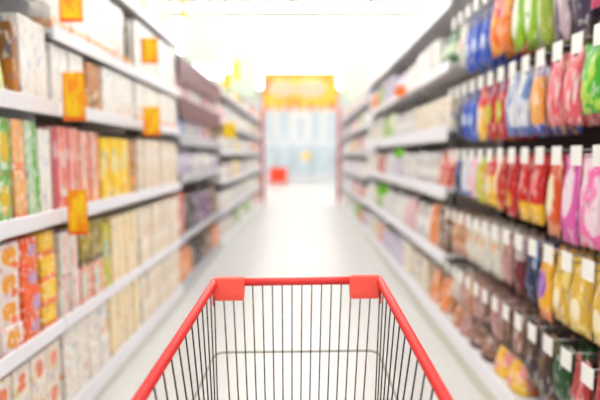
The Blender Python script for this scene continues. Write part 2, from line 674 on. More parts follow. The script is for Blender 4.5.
def bag_mesh(w, h, d, m, seed=0):
    """pillow bag hung from its top seal: origin at the hang hole, face towards -x / +x"""
    nx, nz = 8, 12
    vs_, fs = [], []
    for side in (1, -1):
        for j in range(nz + 1):
            v = j / nz                                  # 0 = bottom, 1 = top
            for i in range(nx + 1):
                u = -1 + 2 * i / nx
                full = (max(0, math.sin(min(1, max(0, (v - .06) / .80)) * math.pi)) ** .55) * (1 - abs(u) ** 2.6) ** .6
                low = 1.15 - .35 * v
                x = side * (d / 2 * full * low + .0012)
                x += .0035 * wave(u * 2.1 + seed, v * 4.3 + seed * 2) * (full * .6)
                pinch = 1 - .09 * math.sin(min(1, max(0, (v - .06) / .80)) * math.pi)
                yy = u * w / 2 * pinch
                zz = -h + .02 + v * h
                if j == 0:
                    zz += .004 * (i % 2)                # crimped lower seal
                vs_.append((x, yy, zz))
    N = (nx + 1) * (nz + 1)
    for s in range(2):
        for j in range(nz):
            for i in range(nx):
                a = s * N + j * (nx + 1) + i
                if j == nz - 1 and i in (3, 4):
                    continue                            # hang slot
                q = (a, a + 1, a + nx + 2, a + nx + 1)
                fs.append(q if s == 0 else tuple(reversed(q)))
    for j in range(nz):
        for i in (0, nx):
            a = j * (nx + 1) + i
            fs.append((a, a + nx + 1, N + a + nx + 1, N + a))
    for i in range(nx):
        fs.append((i, i + 1, N + i + 1, N + i))
    return MB().add(vs_, fs).mesh('bag', m, True)


def bottle_mesh(w, h, m):
    r = w / 2
    return MB().lathe([(r * .85, 0), (r, .01), (r, h * .55), (r * .92, h * .62), (r * .5, h * .76), (r * .36, h * .82), (r * .36, h * .9)], 14).mesh('bottle', m, True)


def cap_mesh(w, h, m):
    r = w / 2
    return MB().lathe([(r * .42, h * .885), (r * .42, h * .985), (r * .36, h)], 12).mesh('cap', m)


def tub_mesh(w, h, m):
    r = w / 2
    return MB().lathe([(r * .86, 0), (r * .9, .006), (r, h * .86), (r * .98, h * .88)], 16).mesh('tub', m, True)


def lid_mesh(w, h, m):
    r = w / 2
    return MB().lathe([(r * 1.04, h * .86), (r * 1.05, h * .97), (r * .95, h), (r * .9, h * .985)], 16).mesh('lid', m)


cache = {}
KINDCAT = {'carton': 'carton', 'pouch': 'pouch', 'bottle': 'bottle', 'tub': 'tub', 'bag': 'bag'}


def product(kind, m, w, h, d, loc, rz, label, group, capm=None):
    key = (kind, m.name, round(w, 4), round(h, 4), round(d, 4))
    if key not in cache:
        if kind == 'carton':
            cache[key] = (carton_mesh(w, h, d, m), None)
        elif kind == 'pouch':
            cache[key] = (pouch_mesh(w, h, d, m, len(cache)), None)
        elif kind == 'bottle':
            cache[key] = (bottle_mesh(w, h, m), ('cap', cap_mesh(w, h, capm or M['white'])))
        elif kind == 'tub':
            cache[key] = (tub_mesh(w, h, m), ('lid', lid_mesh(w, h, capm or M['white'])))
        else:
            cache[key] = (bag_mesh(w, h, d, m, len(cache)), None)
    me, extra = cache[key]
    o = link(kind if kind != 'carton' else 'carton', me, None, loc, rz)
    tag(o, label, KINDCAT[kind], group)
    if extra:
        link(extra[0], extra[1], o)
    return o


def block(side, y0, y1, z, kind, m, w, h, d, stack, label, setback=.02, capm=None, mats=None, dense=1.0):
    """a run of equal packs standing side by side on a shelf, stacked `stack` high"""
    s = -1 if side == 'left' else 1
    xf = XL if s < 0 else XR
    n = max(1, int((y1 - y0 + .004) / (w + .006)))
    pitch = (y1 - y0) / n
    for i in range(n):
        if rnd.random() > dense:
            continue
        for q in range(stack):
            if q and stack > 2 and q == stack - 1 and rnd.random() < .15:
                continue
            jx = rnd.uniform(0, .012)
            mm = mats[(i + q) % len(mats)] if mats else m
            yy = y0 + pitch * (i + .5)
            x = xf + s * (setback + d / 2 + jx)
            j = (pitch - w) * 0.3 / max(d, .01)
            pos = ''
            if n > 1:
                pos += ', %s from %s' % (ORD[n - 1 - i], 'right' if s < 0 else 'left')
            if stack > 1:
                pos += ', ' + ((('lower', 'upper') if stack == 2 else ('lowest', 'second up', 'third up', 'topmost'))[q])
            product(kind, mm, w, h, d, (x, yy, z + q * h), (math.pi if s > 0 else 0) + rnd.uniform(-j, j) * .5, label + pos, label, capm)


# ------------------------------------------------------------------ printed packaging materials
P = {}
P['gold_dots'] = Print('print_white_gold', (238, 222, 214)).disc(.5, .55, .34, .36, (240, 160, 30)).disc(.75, .15, .2, .14, (250, 120, 70)).blot((206, 190, 220), 4, .58, .7).done()
P['orange_lav'] = Print('print_orange_lavender', (245, 88, 24)).disc(.75, .4, .32, .3, (190, 160, 205)).blot((250, 130, 40), 3, .5, .65).done()
P['yellow_org'] = Print('print_yellow_orange', (250, 196, 30)).band('z', 0, .25, (250, 130, 60)).disc(.5, .6, .25, .3, (252, 214, 70)).done()
P['pink_white'] = Print('print_pink_white', (238, 214, 208)).blot((232, 150, 140), 2.5, .5, .68).band('y', .0, .18, (200, 220, 205)).blot((206, 190, 160), 3, .58, .7, 3).done()
P['pale_pink'] = Print('print_pale_pink', (240, 178, 150)).disc(.3, .5, .22, .38, (206, 224, 210)).band('y', .0, .1, (226, 100, 90)).done()
P['mustard'] = Print('print_mustard', (150, 128, 10)).blot((188, 160, 20), 3, .45, .65).band('z', 0, .18, (110, 84, 10)).done()
P['yel_green'] = Print('print_yellow_green', (206, 200, 20)).disc(.5, .6, .3, .16, (150, 190, 190)).done()
P['cream'] = Print('print_cream', (244, 228, 190)).band('y', 0, .14, (240, 200, 110)).blot((250, 214, 160), 3, .5, .68).blot((236, 220, 120), 4, .6, .7, 5).done()
P['beige'] = Print('print_beige', (240, 222, 196)).blot((244, 200, 160), 3, .52, .68).band('y', .0, .1, (214, 206, 180)).disc(.5, .7, .3, .16, (250, 240, 226)).done()
P['green'] = Print('print_green', (128, 186, 92)).blot((200, 224, 200), 2.5, .5, .62).disc(.55, .45, .3, .3, (226, 190, 40)).band('z', .82, .96, (110, 170, 80)).done()
P['green_pale'] = Print('print_pale_green', (196, 220, 190)).band('y', .55, 1, (110, 184, 70)).blot((150, 200, 150), 3, .5, .65).done()
P['orange_soft'] = Print('print_soft_orange', (244, 178, 112)).blot((236, 214, 150), 3, .5, .65).band('z', .0, .16, (240, 140, 90)).done()
P['red_stripe'] = Print('print_red_stripe', (238, 190, 176)).band('y', .0, .16, (230, 40, 90)).band('y', .42, .78, (240, 120, 84)).blot((226, 80, 60), 3, .56, .68).done()
P['red_stripe2'] = Print('print_pink_stripe', (236, 150, 130)).band('y', .3, .5, (206, 220, 206)).blot((250, 170, 110), 3, .5, .62).done()
P['yellow'] = Print('print_yellow', (252, 214, 14)).disc(.3, .62, .16, .2, (222, 228, 190)).blot((246, 180, 10), 3, .52, .66).band('z', 0, .08, (250, 226, 110)).done()
P['mixed'] = Print('print_mixed_pale', (240, 226, 210)).disc(.5, .62, .26, .22, (236, 120, 70)).blot((190, 186, 210), 3, .55, .66).blot((226, 200, 120), 3, .58, .68, 4).done()
P['mixed2'] = Print('print_mixed_white', (238, 230, 218)).blot((236, 150, 110), 3, .56, .68).blot((170, 190, 206), 3, .6, .7, 6).done()
P['lime_bag'] = Print('print_lime', (180, 214, 20)).blot((226, 232, 160), 2.5, .5, .62).band('z', 0, .42, (226, 226, 150)).done()
P['white_box'] = Print('print_white', (244, 240, 234)).blot((236, 214, 196), 3, .56, .7).band('y', .44, .54, (226, 232, 232)).done()
P['white_org'] = Print('print_white_orange', (246, 242, 234)).band('z', 0, .16, (240, 176, 120)).blot((246, 216, 180), 3, .56, .7).done()
P['brown_org'] = Print('print_brown_orange', (196, 130, 70)).band('z', 0, .35, (240, 170, 80)).blot((140, 110, 70), 3, .52, .64).done()
P['dark_olive'] = Print('print_dark_olive', (84, 72, 34)).band('z', 0, .2, (226, 160, 60)).done()
P['brown_thin'] = Print('print_tan', (190, 120, 50)).band('z', .5, 1, (150, 100, 60)).done()
P['gbottle'] = Print('print_green_bottle', (56, 84, 62), .25).band('z', .2, .5, (120, 150, 130)).done()
P['card'] = Print('print_promo_card', (253, 206, 8)).blot((250, 150, 6), 2.2, .46, .6).band('z', 0, .08, (240, 80, 30)).band('x', 0, .1, (246, 120, 20)).band('x', .9, 1, (248, 140, 20)).done(0)
P['card_y'] = Print('print_yellow_card', (250, 214, 10)).blot((250, 190, 10), 3.5, .52, .6).done(0)
P['banner'] = Print('print_banner', (238, 172, 14)).blot((226, 96, 14), 4, .5, .58).blot((246, 206, 60), 6, .56, .64, 4).done(0)


def B(name, base, *layers, rough=0.4):
    p = Print('bag_' + name, base, rough)
    for L in layers:
        getattr(p, L[0])(*L[1:])
    P[name] = p.done(.6)


B('blue', (38, 82, 196), ('blot', (80, 130, 226), 2.5, .55, .68), ('band', 'z', .75, 1, (24, 44, 130)), ('disc', .5, .4, .25, .12, (200, 214, 240)))
B('orange', (240, 120, 30), ('band', 'z', .6, 1, (220, 60, 90)), ('blot', (250, 180, 60), 2.5, .54, .66))
B('greenwhite', (150, 200, 30), ('disc', .5, .45, .32, .3, (232, 236, 214)), ('blot', (90, 170, 30), 3, .58, .68))
B('greengrey', (150, 176, 60), ('band', 'y', 0, .3, (120, 124, 150)), ('blot', (200, 190, 60), 2.5, .52, .66))
B('mauve', (96, 76, 104), ('band', 'y', .65, 1, (206, 180, 190)), ('blot', (60, 44, 66), 2.5, .55, .68))
B('mauvedark', (66, 52, 84), ('blot', (100, 84, 124), 2.5, .54, .68))
B('magenta', (204, 40, 110), ('blot', (240, 180, 190), 2.5, .5, .62), ('band', 'z', 0, .2, (226, 70, 120)))
B('bluewhite', (224, 228, 236), ('blot', (110, 140, 196), 2.4, .52, .64), ('band', 'z', 0, .14, (90, 120, 190)))
B('redpurple', (196, 24, 40), ('band', 'z', .78, 1, (80, 30, 110)), ('disc', .55, .45, .25, .18, (190, 200, 40)), ('blot', (226, 60, 50), 3, .55, .66))
B('orangeblue', (240, 160, 60), ('band', 'z', 0, .14, (40, 80, 200)), ('band', 'z', .8, 1, (110, 120, 200)), ('blot', (244, 200, 130), 3, .5, .62))
B('pinkred', (236, 96, 110), ('blot', (246, 206, 210), 2.3, .48, .6), ('band', 'y', 0, .16, (200, 30, 50)))
B('greenbright', (70, 186, 20), ('blot', (190, 224, 90), 2.2, .5, .62))
B('whitegrey', (228, 222, 212), ('blot', (190, 180, 160), 2.5, .56, .68), ('disc', .5, .5, .16, .12, (236, 140, 90)))
B('whitegreen', (226, 226, 214), ('band', 'z', .75, 1, (90, 140, 60)), ('blot', (240, 210, 160), 2.5, .56, .66))
B('yellowgreen', (206, 206, 30), ('band', 'y', 0, .3, (110, 190, 60)), ('blot', (240, 170, 40), 3, .55, .66))
B('yellowred', (246, 196, 30), ('band', 'z', .6, 1, (226, 60, 60)), ('disc', .5, .4, .28, .22, (240, 226, 200)))
B('whiteyellow', (244, 222, 190), ('band', 'z', 0, .3, (240, 190, 40)), ('band', 'y', .7, 1, (206, 60, 40)))
B('red', (206, 14, 22), ('band', 'z', 0, .3, (240, 190, 30)), ('disc', .5, .6, .25, .16, (230, 120, 120)))
B('redplain', (190, 12, 20), ('disc', .55, .3, .25, .14, (220, 160, 30)), ('blot', (220, 50, 40), 3, .56, .68))
B('orangeoval', (226, 86, 30), ('disc', .5, .5, .3, .26, (236, 226, 190)), ('band', 'z', 0, .15, (230, 150, 110)))
B('pink', (224, 96, 176), ('disc', .55, .6, .3, .3, (236, 214, 226)), ('blot', (200, 60, 150), 3, .56, .68))
B('whitepink', (244, 214, 226), ('blot', (244, 110, 180), 2.4, .5, .62))
B('tan', (196, 130, 90), ('blot', (226, 190, 150), 2.5, .5, .62))
B('white', (224, 218, 206), ('blot', (206, 196, 176), 2.5, .52, .66), ('disc', .5, .6, .2, .1, (236, 170, 110)))
B('darkred', (110, 30, 34), ('blot', (160, 70, 60), 2.5, .52, .66), ('band', 'z', .6, 1, (190, 170, 176)))
B('navy', (40, 44, 80), ('blot', (110, 140, 200), 2.5, .55, .66))
B('yellowpurple', (248, 182, 10), ('disc', .55, .5, .28, .2, (150, 80, 190)), ('band', 'z', 0, .15, (240, 140, 90)))
B('gold', (222, 180, 60), ('blot', (244, 220, 130), 2.3, .48, .62), ('disc', .5, .35, .22, .14, (246, 232, 200)))
B('brown', (130, 88, 70), ('blot', (200, 150, 140), 2.5, .52, .64), ('band', 'z', 0, .2, (70, 44, 36)))
B('pinkbrown', (196, 150, 146), ('blot', (150, 90, 80), 2.5, .52, .64))
B('darkbrown', (70, 46, 38), ('blot', (150, 110, 60), 2.5, .56, .68))
B('darkgreen', (24, 74, 30), ('blot', (70, 120, 50), 2.5, .56, .68))
B('redgreen', (180, 50, 56), ('band', 'z', .3, .5, (60, 130, 90)), ('blot', (220, 120, 120), 2.5, .52, .64))
B('candy', (248, 200, 40), ('blot', (240, 150, 150), 2.2, .48, .58), ('blot', (236, 120, 40), 2.6, .56, .64, 4))

# ------------------------------------------------------------------ left rack, near bays: cartons
L = 'left'
block(L, 1.30, 2.40, .15, 'carton', P['mixed'], .125, .185, .22, 2, 'orange-spotted carton, lowest shelf, nearest left bay')
block(L, 2.44, 3.02, .15, 'carton', P['mixed2'], .135, .19, .22, 2, 'whitish carton, lowest shelf, second left bay')
block(L, 3.04, 3.61, .15, 'carton', P['cream'], .135, .19, .22, 2, 'cream carton, lowest shelf, second left bay')
block(L, 3.65, 4.82, .15, 'carton', P['beige'], .14, .185, .22, 2, 'beige carton, lowest shelf, third left bay')
block(L, 1.28, 2.09, .60, 'carton', P['gold_dots'], .15, .115, .22, 4, 'white gold-dotted carton stacked at the left edge')
block(L, 2.10, 2.24, .60, 'carton', P['orange_lav'], .135, .115, .22, 4, 'orange red carton with lavender dot at near left')
block(L, 2.25, 2.40, .60, 'carton', P['yellow_org'], .13, .115, .22, 4, 'yellow carton with orange base beside lavender-dotted cartons')
block(L, 2.44, 2.64, .60, 'carton', P['pink_white'], .095, .215, .2, 2, 'pinkish white carton below the lowest promo card')
block(L, 2.65, 2.97, .60, 'carton', P['pale_pink'], .15, .21, .2, 1, 'salmon pink carton under a mustard carton')
for i in range(2):
    product('carton', P['mustard'], .15, .235, .2, (XL - .12, 2.73 + .16 * i, .81), 0, 'dark mustard carton on a salmon pink carton, %s from right' % ORD[1 - i], 'dark mustard cartons')
block(L, 2.985, 3.09, .60, 'carton', P['yel_green'], .095, .40, .2, 1, 'tall yellow green carton between mustard and cream cartons')
block(L, 3.10, 3.61, .60, 'carton', P['cream'], .12, .21, .2, 2, 'cream carton, second shelf up, second left bay')
block(L, 3.65, 4.82, .60, 'carton', P['beige'], .14, .21, .2, 2, 'beige carton, second shelf up, third left bay')
block(L, 1.30, 1.95, 1.14, 'carton', P['green_pale'], .13, .215, .2, 2, 'pale green carton at the left edge under lime pouches')
block(L, 1.96, 2.07, 1.14, 'carton', P['green'], .10, .215, .2, 2, 'green carton with yellow disc left of soft orange cartons')
block(L, 2.075, 2.17, 1.14, 'carton', P['orange_soft'], .088, .215, .2, 2, 'soft orange carton between green cartons')
block(L, 2.175, 2.28, 1.14, 'carton', P['green_pale'], .098, .215, .2, 2, 'green carton right of soft orange cartons')
block(L, 2.285, 2.40, 1.14, 'carton', P['white_box'], .105, .40, .2, 1, 'tall white carton between green and red-striped cartons')
block(L, 2.45, 2.70, 1.14, 'carton', P['red_stripe'], .115, .42, .2, 1, 'tall white carton with red stripes under near promo card')
block(L, 2.71, 2.95, 1.14, 'carton', P['red_stripe2'], .112, .41, .2, 1, 'tall salmon carton with pale stripe beside yellow cartons')
block(L, 2.98, 3.45, 1.14, 'carton', P['yellow'], .148, .385, .2, 1, 'tall bright yellow carton, middle shelf of left rack')
block(L, 3.46, 3.61, 1.14, 'carton', P['brown_org'], .13, .37, .2, 1, 'brown and orange carton just past the bright yellow cartons')
block(L, 3.65, 4.82, 1.14, 'carton', P['beige'], .135, .395, .2, 1, 'tall beige carton, middle shelf of third left bay')
block(L, 1.30, 2.09, 1.66, 'pouch', P['lime_bag'], .17, .27, .13, 1, 'lime green and yellow pouch at the upper left edge')
block(L, 2.10, 2.155, 1.66, 'carton', P['brown_thin'], .048, .31, .2, 1, 'narrow tan carton beside the lime pouches')
block(L, 2.16, 2.40, 1.66, 'carton', P['white_box'], .112, .36, .2, 1, 'white carton right of the narrow tan carton')
block(L, 1.40, 2.08, 1.66, 'bottle', P['gbottle'], .095, .44, .09, 1, 'dark green bottle behind the lime pouches', setback=.20)
block(L, 2.45, 2.80, 1.66, 'carton', P['white_box'], .165, .30, .2, 1, 'white carton left of a brown carton, upper shelf')
block(L, 2.82, 3.02, 1.66, 'carton', P['brown_org'], .18, .28, .2, 1, 'brown and orange carton between white cartons, upper shelf')
block(L, 3.03, 3.61, 1.66, 'carton', P['white_box'], .185, .29, .2, 1, 'white carton right of the brown one, upper shelf')
block(L, 3.65, 4.82, 1.66, 'carton', P['white_org'], .185, .29, .2, 1, 'orange-based white carton, upper shelf, third left bay')
block(L, 2.45, 3.45, 2.02, 'carton', P['white_org'], .19, .36, .2, 1, 'orange-based white carton, high shelf, second left bay')
block(L, 3.47, 3.60, 2.02, 'carton', P['dark_olive'], .115, .33, .2, 1, 'dark olive carton among white cartons at the top left')
block(L, 3.65, 4.82, 2.02, 'carton', P['white_box'], .185, .37, .2, 1, 'plain white carton, high shelf, third left bay')
block(L, 2.95, 3.60, 2.48, 'carton', P['white_org'], .2, .22, .2, 1, 'orange-based white carton atop the second left bay')
block(L, 3.66, 4.80, 2.48, 'carton', P['beige'], .2, .22, .2, 1, 'beige carton atop the third left bay')

# promotional cards hung square to the shelf edge
def promo(px0, px1, py0, py1, yv, label, m, rail=None):
    zc = yv * math.cos(PITCH)
    a, b = ray(px0, py1, zc), ray(px1, py0, zc)
    t = thing('promo_card', label, 'price card', (XL + .004, yv, b.z), 'promotional cards on the left rack')
    x0, x1 = .02, b.x - a.x
    part('card', MB().box(x0, x1 + .02, -.002, .002, a.z - b.z, 0), m, t)
    part('clip', MB().box(0, .022, -.006, .006, -.03, 0, .002).box(-.001, .004, -.012, .012, -.03, 0), M['tag'], t)
    if rail:
        part('stem', MB().box(.0, .006, -.004, .004, rail - b.z, -.02), M['tag'], t)


promo(58, 81, -18, 25, 2.435, 'orange and yellow promo card at the top left edge', P['card'])
promo(58, 80, 73, 121, 2.435, 'orange and yellow promo card hanging before striped cartons', P['card'])
promo(62, 82, 190, 236, 2.435, 'orange and yellow promo card, lowest of three at near left', P['card'])
promo(140, 157, 40, 65, 3.64, 'small square orange promo card before upper white cartons', P['card'])
promo(141, 158, 107, 136, 3.64, 'orange and yellow promo card over the tall beige cartons', P['card'])
promo(172, 178, 6, 22, 4.82, 'yellow promo card beside the ceiling light at the upper left', P['card_y'], 2.49)
promo(211, 224, 123, 138, 7.27, 'yellow promo card at the end of mauve shelving', P['card_y'])
promo(212, 220, 74, 88, 7.27, 'small yellow promo card higher on mauve shelving end', P['card_y'])
promo(231, 237, 62, 82, 8.47, 'pale yellow promo card beside the far green sign board', P['card_y'], 2.37)

# ------------------------------------------------------------------ generic packs on the far shelves
def G(name, base, *layers):
    p = Print('pack_' + name, base, .4)
    for Lr in layers:
        getattr(p, Lr[0])(*Lr[1:])
    P['g_' + name] = p.done()


G('white', (236, 232, 226), ('blot', (214, 206, 200), 2.5, .52, .66))
G('grey', (214, 210, 208), ('band', 'z', .3, .6, (240, 238, 234)))
G('cream', (236, 226, 204), ('blot', (220, 200, 170), 2.5, .54, .68))
G('lilac', (214, 206, 224), ('blot', (170, 160, 206), 2.5, .54, .66))
G('pink', (236, 196, 196), ('blot', (220, 110, 130), 2.5, .56, .66))
G('red', (206, 70, 60), ('blot', (236, 190, 170), 2.5, .5, .62))
G('green', (140, 190, 60), ('blot', (226, 230, 190), 2.5, .52, .64))
G('dgreen', (60, 104, 56), ('band', 'z', .3, .6, (190, 210, 170)))
G('yellow', (236, 206, 60), ('blot', (240, 230, 180), 2.5, .52, .64))
G('orange', (240, 140, 70), ('blot', (244, 210, 170), 2.5, .52, .64))
G('blue', (90, 120, 190), ('blot', (214, 222, 236), 2.5, .5, .62))
G('brown', (130, 92, 74), ('blot', (190, 160, 140), 2.5, .52, .64))
G('purple', (96, 66, 110), ('blot', (190, 150, 190), 2.5, .54, .66))
G('dark', (70, 58, 62), ('blot', (140, 120, 120), 2.5, .54, .66))
CN = {'white': 'white', 'grey': 'light grey', 'cream': 'cream', 'lilac': 'lilac', 'pink': 'pink', 'red': 'red', 'green': 'light green',
      'dgreen': 'dark green', 'yellow': 'yellow', 'orange': 'orange', 'blue': 'blue', 'brown': 'brown', 'purple': 'purple', 'dark': 'dark grey'}
SH = ['lowest shelf', 'second shelf up', 'third shelf up', 'fourth shelf up', 'fifth shelf up', 'sixth shelf up']


def fill(side, bi, lvl, runs, levels=None):
    """runs: (fraction from, fraction to, colour, kind, width, height, depth, stack)"""
    bays = left_bays if side == 'left' else right_bays
    y0, y1, lv = bays[bi]
    w_ = y1 - y0 - .05
    nth_ = ORD[bi] + ' bay of left rack' if side == 'left' else ORD[bi] + ' bay past hanging bags'
    for (a, b, c, kind, w, h, d, st) in runs:
        lab = '%s %s, %s, %s' % (CN[c], kind, SH[lvl], nth_)
        block(side, y0 + .025 + w_ * a, y0 + .025 + w_ * b, lv[lvl], kind, P['g_' + c], w, h, d, st, lab, setback=.03)


# mauve section
fill(L, 3, 0, [(0, .55, 'orange', 'pouch', .2, .30, .13, 1), (.55, 1, 'dark', 'pouch', .2, .28, .13, 1)])
fill(L, 4, 0, [(0, .5, 'brown', 'carton', .2, .28, .2, 1), (.5, 1, 'orange', 'carton', .2, .28, .2, 1)])
fill(L, 3, 1, [(0, .22, 'red', 'carton', .2, .42, .2, 1), (.22, .7, 'dark', 'pouch', .18, .36, .13, 1), (.7, 1, 'purple', 'pouch', .16, .36, .12, 1)])
fill(L, 4, 1, [(0, .5, 'purple', 'pouch', .18, .34, .12, 1), (.5, 1, 'brown', 'pouch', .18, .34, .12, 1)])
fill(L, 3, 2, [(0, .6, 'lilac', 'bottle', .09, .25, .09, 1), (.6, 1, 'white', 'tub', .14, .22, .14, 1)])
fill(L, 4, 2, [(0, .5, 'white', 'bottle', .1, .25, .1, 1), (.5, 1, 'lilac', 'tub', .14, .2, .14, 1)])
fill(L, 3, 3, [(0, .3, 'blue', 'carton', .16, .26, .18, 1), (.3, .75, 'white', 'tub', .14, .24, .14, 1), (.75, 1, 'lilac', 'carton', .13, .24, .18, 1)])
fill(L, 4, 3, [(0, .4, 'pink', 'carton', .15, .23, .18, 1), (.4, 1, 'brown', 'carton', .16, .24, .18, 1)])
fill(L, 3, 4, [(0, .5, 'pink', 'carton', .18, .24, .18, 1), (.5, 1, 'white', 'carton', .18, .24, .18, 1)])
fill(L, 4, 4, [(0, .6, 'pink', 'carton', .18, .22, .18, 1), (.6, 1, 'white', 'pouch', .18, .24, .12, 1)])

# far pale bays: fixed palettes, mostly whites with accents
kinds = ['carton', 'pouch', 'tub', 'bottle']
SZ = {'carton': (.2, .2), 'pouch': (.21, .13), 'tub': (.15, .15), 'bottle': (.1, .1)}


def auto(side, bi, accents, top_ok=True):
    bays = left_bays if side == 'left' else right_bays
    lv = bays[bi][2]
    for l in range(len(lv)):
        room = (lv[l + 1] - lv[l] - .13) if l + 1 < len(lv) else .22
        cut = rnd.choice((.4, .5, .6, .66))
        c1 = rnd.choice(['white', 'white', 'grey', 'cream', 'lilac'] + accents[:1])
        c2 = rnd.choice(accents + ['white', 'cream', 'grey', 'white'])
        while c2 == c1:
            c2 = rnd.choice(accents + ['white', 'cream', 'grey'])
        runs = []
        for a, b, c in ((0, cut, c1), (cut, 1, c2)):
            k_ = rnd.choice(kinds)
            if l + 1 == len(lv):
                k_ = 'carton'
            w, d = SZ[k_]
            h = room * rnd.uniform(.75, .96)
            st = 1
            if k_ in ('carton', 'tub') and h > .26:
                h, st = h / 2, 2
            if k_ == 'bottle':
                h = min(h, .30)
            runs.append((a, b, c, k_, w, h, d, st))
        fill(side, bi, l, runs)


for bi, acc in ((5, ['pink', 'green', 'dgreen']), (6, ['green', 'yellow', 'brown']), (7, ['dgreen', 'green', 'orange']),
                (8, ['green', 'yellow', 'red']), (9, ['red', 'pink', 'brown']), (10, ['red', 'orange', 'yellow'])):
    auto(L, bi, acc)
# right rack: first two bays placed by eye, the rest from palettes
R_ = 'right'
fill(R_, 0, 0, [(0, .5, 'orange', 'pouch', .2, .26, .13, 1), (.5, 1, 'cream', 'carton', .2, .28, .2, 1)])
fill(R_, 0, 1, [(0, .24, 'brown', 'carton', .10, .33, .2, 1), (.24, .5, 'orange', 'pouch', .13, .34, .1, 1), (.5, 1, 'grey', 'pouch', .19, .3, .12, 1)])
fill(R_, 0, 2, [(0, .3, 'red', 'pouch', .16, .29, .12, 1), (.3, 1, 'grey', 'tub', .15, .27, .15, 1)])
fill(R_, 0, 3, [(0, 1, 'cream', 'carton', .22, .24, .2, 1)])
fill(R_, 0, 4, [(0, .3, 'dgreen', 'pouch', .16, .26, .12, 1), (.3, 1, 'white', 'carton', .2, .26, .2, 1)])
fill(R_, 0, 5, [(0, 1, 'white', 'carton', .22, .2, .2, 1)])
fill(R_, 1, 0, [(0, .4, 'cream', 'carton', .22, .30, .2, 1), (.4, 1, 'lilac', 'pouch', .2, .28, .13, 1)])
fill(R_, 1, 1, [(0, .4, 'pink', 'pouch', .2, .32, .13, 1), (.4, 1, 'white', 'pouch', .2, .30, .13, 1)])
fill(R_, 1, 2, [(0, .6, 'white', 'tub', .16, .26, .16, 1), (.6, 1, 'lilac', 'carton', .18, .27, .2, 1)])
fill(R_, 1, 3, [(0, 1, 'grey', 'carton', .22, .24, .2, 1)])
fill(R_, 1, 4, [(0, .5, 'white', 'pouch', .2, .27, .13, 1), (.5, 1, 'lilac', 'pouch', .2, .25, .13, 1)])
fill(R_, 1, 5, [(0, 1, 'grey', 'carton', .22, .2, .2, 1)])
for bi, acc in ((2, ['green', 'orange', 'red']), (3, ['orange', 'dark', 'white']), (4, ['red', 'green', 'yellow']), (5, ['green', 'red', 'orange']),
                (6, ['yellow', 'red', 'brown']), (7, ['brown', 'blue', 'orange']), (8, ['red', 'blue', 'brown'])):
    auto(R_, bi, acc)

# round white wobbler and coloured accents hung on the right price rails
def wobbler(px, py, r_px, yv, label, m):
    zc = yv * math.cos(PITCH)
    p = ray(px, py, zc)
    r = r_px / FPX * zc
    t = thing('shelf_wobbler', label, 'price card', (XR, yv, p.z), 'round cards on the right rack')
    part('disc', MB().tube([(p.x - XR, -.002, 0), (p.x - XR, .002, 0)], r, 20), m, t)
    part('strip', MB().box(p.x - XR + r * .9, .012, -.001, .001, -.012, .012), M['tag'], t)


M['wob_g'] = mat('wobbler_green', (110, 190, 40), .5)
M['wob_o'] = mat('wobbler_orange', (246, 130, 60), .5)
wobbler(370, 154, 5.5, 7.27, 'round white card on the right rack at eye level', M['tag'])
wobbler(368, 120, 6.0, 7.3, 'round white card above another on the right rack', M['tag'])
wobbler(399, 92, 6.0, 5.07, 'round orange card on an upper shelf of right rack', M['wob_o'])
wobbler(383, 190, 6.0, 6.07, 'round green card on a lower shelf of right rack', M['wob_g'])
wobbler(399, 153, 5.0, 5.08, 'light green card at eye level on right rack', M['wob_g'])

# ------------------------------------------------------------------ right rack, near: peg hooks with hanging bags
ROWS = [2.30, 1.83, 1.41, 1.00, .62]
seq = [
    ['magenta', 'magenta', 'magenta', 'mauvedark', 'mauve', 'greengrey', 'greenwhite', 'greenwhite', 'orange', 'orange', 'blue', 'blue', 'blue', 'whitegrey', 'whitegrey'],
    ['greenbright', 'greenbright', 'greenbright', 'pinkred', 'pinkred', 'orangeblue', 'bluewhite', 'bluewhite', 'redpurple', 'redpurple', 'yellowred', 'blue', 'blue', 'navy', 'whitegrey'],
    ['whitepink', 'whitepink', 'whitepink', 'pink', 'orangeoval', 'red', 'red', 'redplain', 'whiteyellow', 'yellowred', 'yellowgreen', 'whitepink', 'bluewhite', 'navy', 'redplain'],
    ['gold', 'gold', 'gold', 'gold', 'yellowpurple', 'navy', 'darkred', 'pinkbrown', 'white', 'white', 'white', 'white', 'tan', 'tan', 'orange'],
    ['redgreen', 'redgreen', 'redgreen', 'darkgreen', 'darkbrown', 'darkbrown', 'brown', 'brown', 'pinkbrown', 'brown', 'pinkbrown', 'tan', 'pinkbrown', 'white', 'tan'],
]
BAGH = [[.34, .34, .35, .40, .42, .40, .36, .36, .34, .34, .36, .36, .36, .3, .3],
        [.27, .27, .27, .30, .30, .33, .33, .33, .34, .34, .34, .34, .32, .3, .3],
        [.36, .36, .36, .37, .36, .33, .33, .33, .31, .30, .30, .28, .28, .28, .28],
        [.30, .30, .30, .30, .34, .30, .30, .28, .29, .29, .29, .29, .29, .29, .29],
        [.33, .33, .33, .25, .33, .32, .26, .25, .25, .25, .25, .25, .25, .25]]
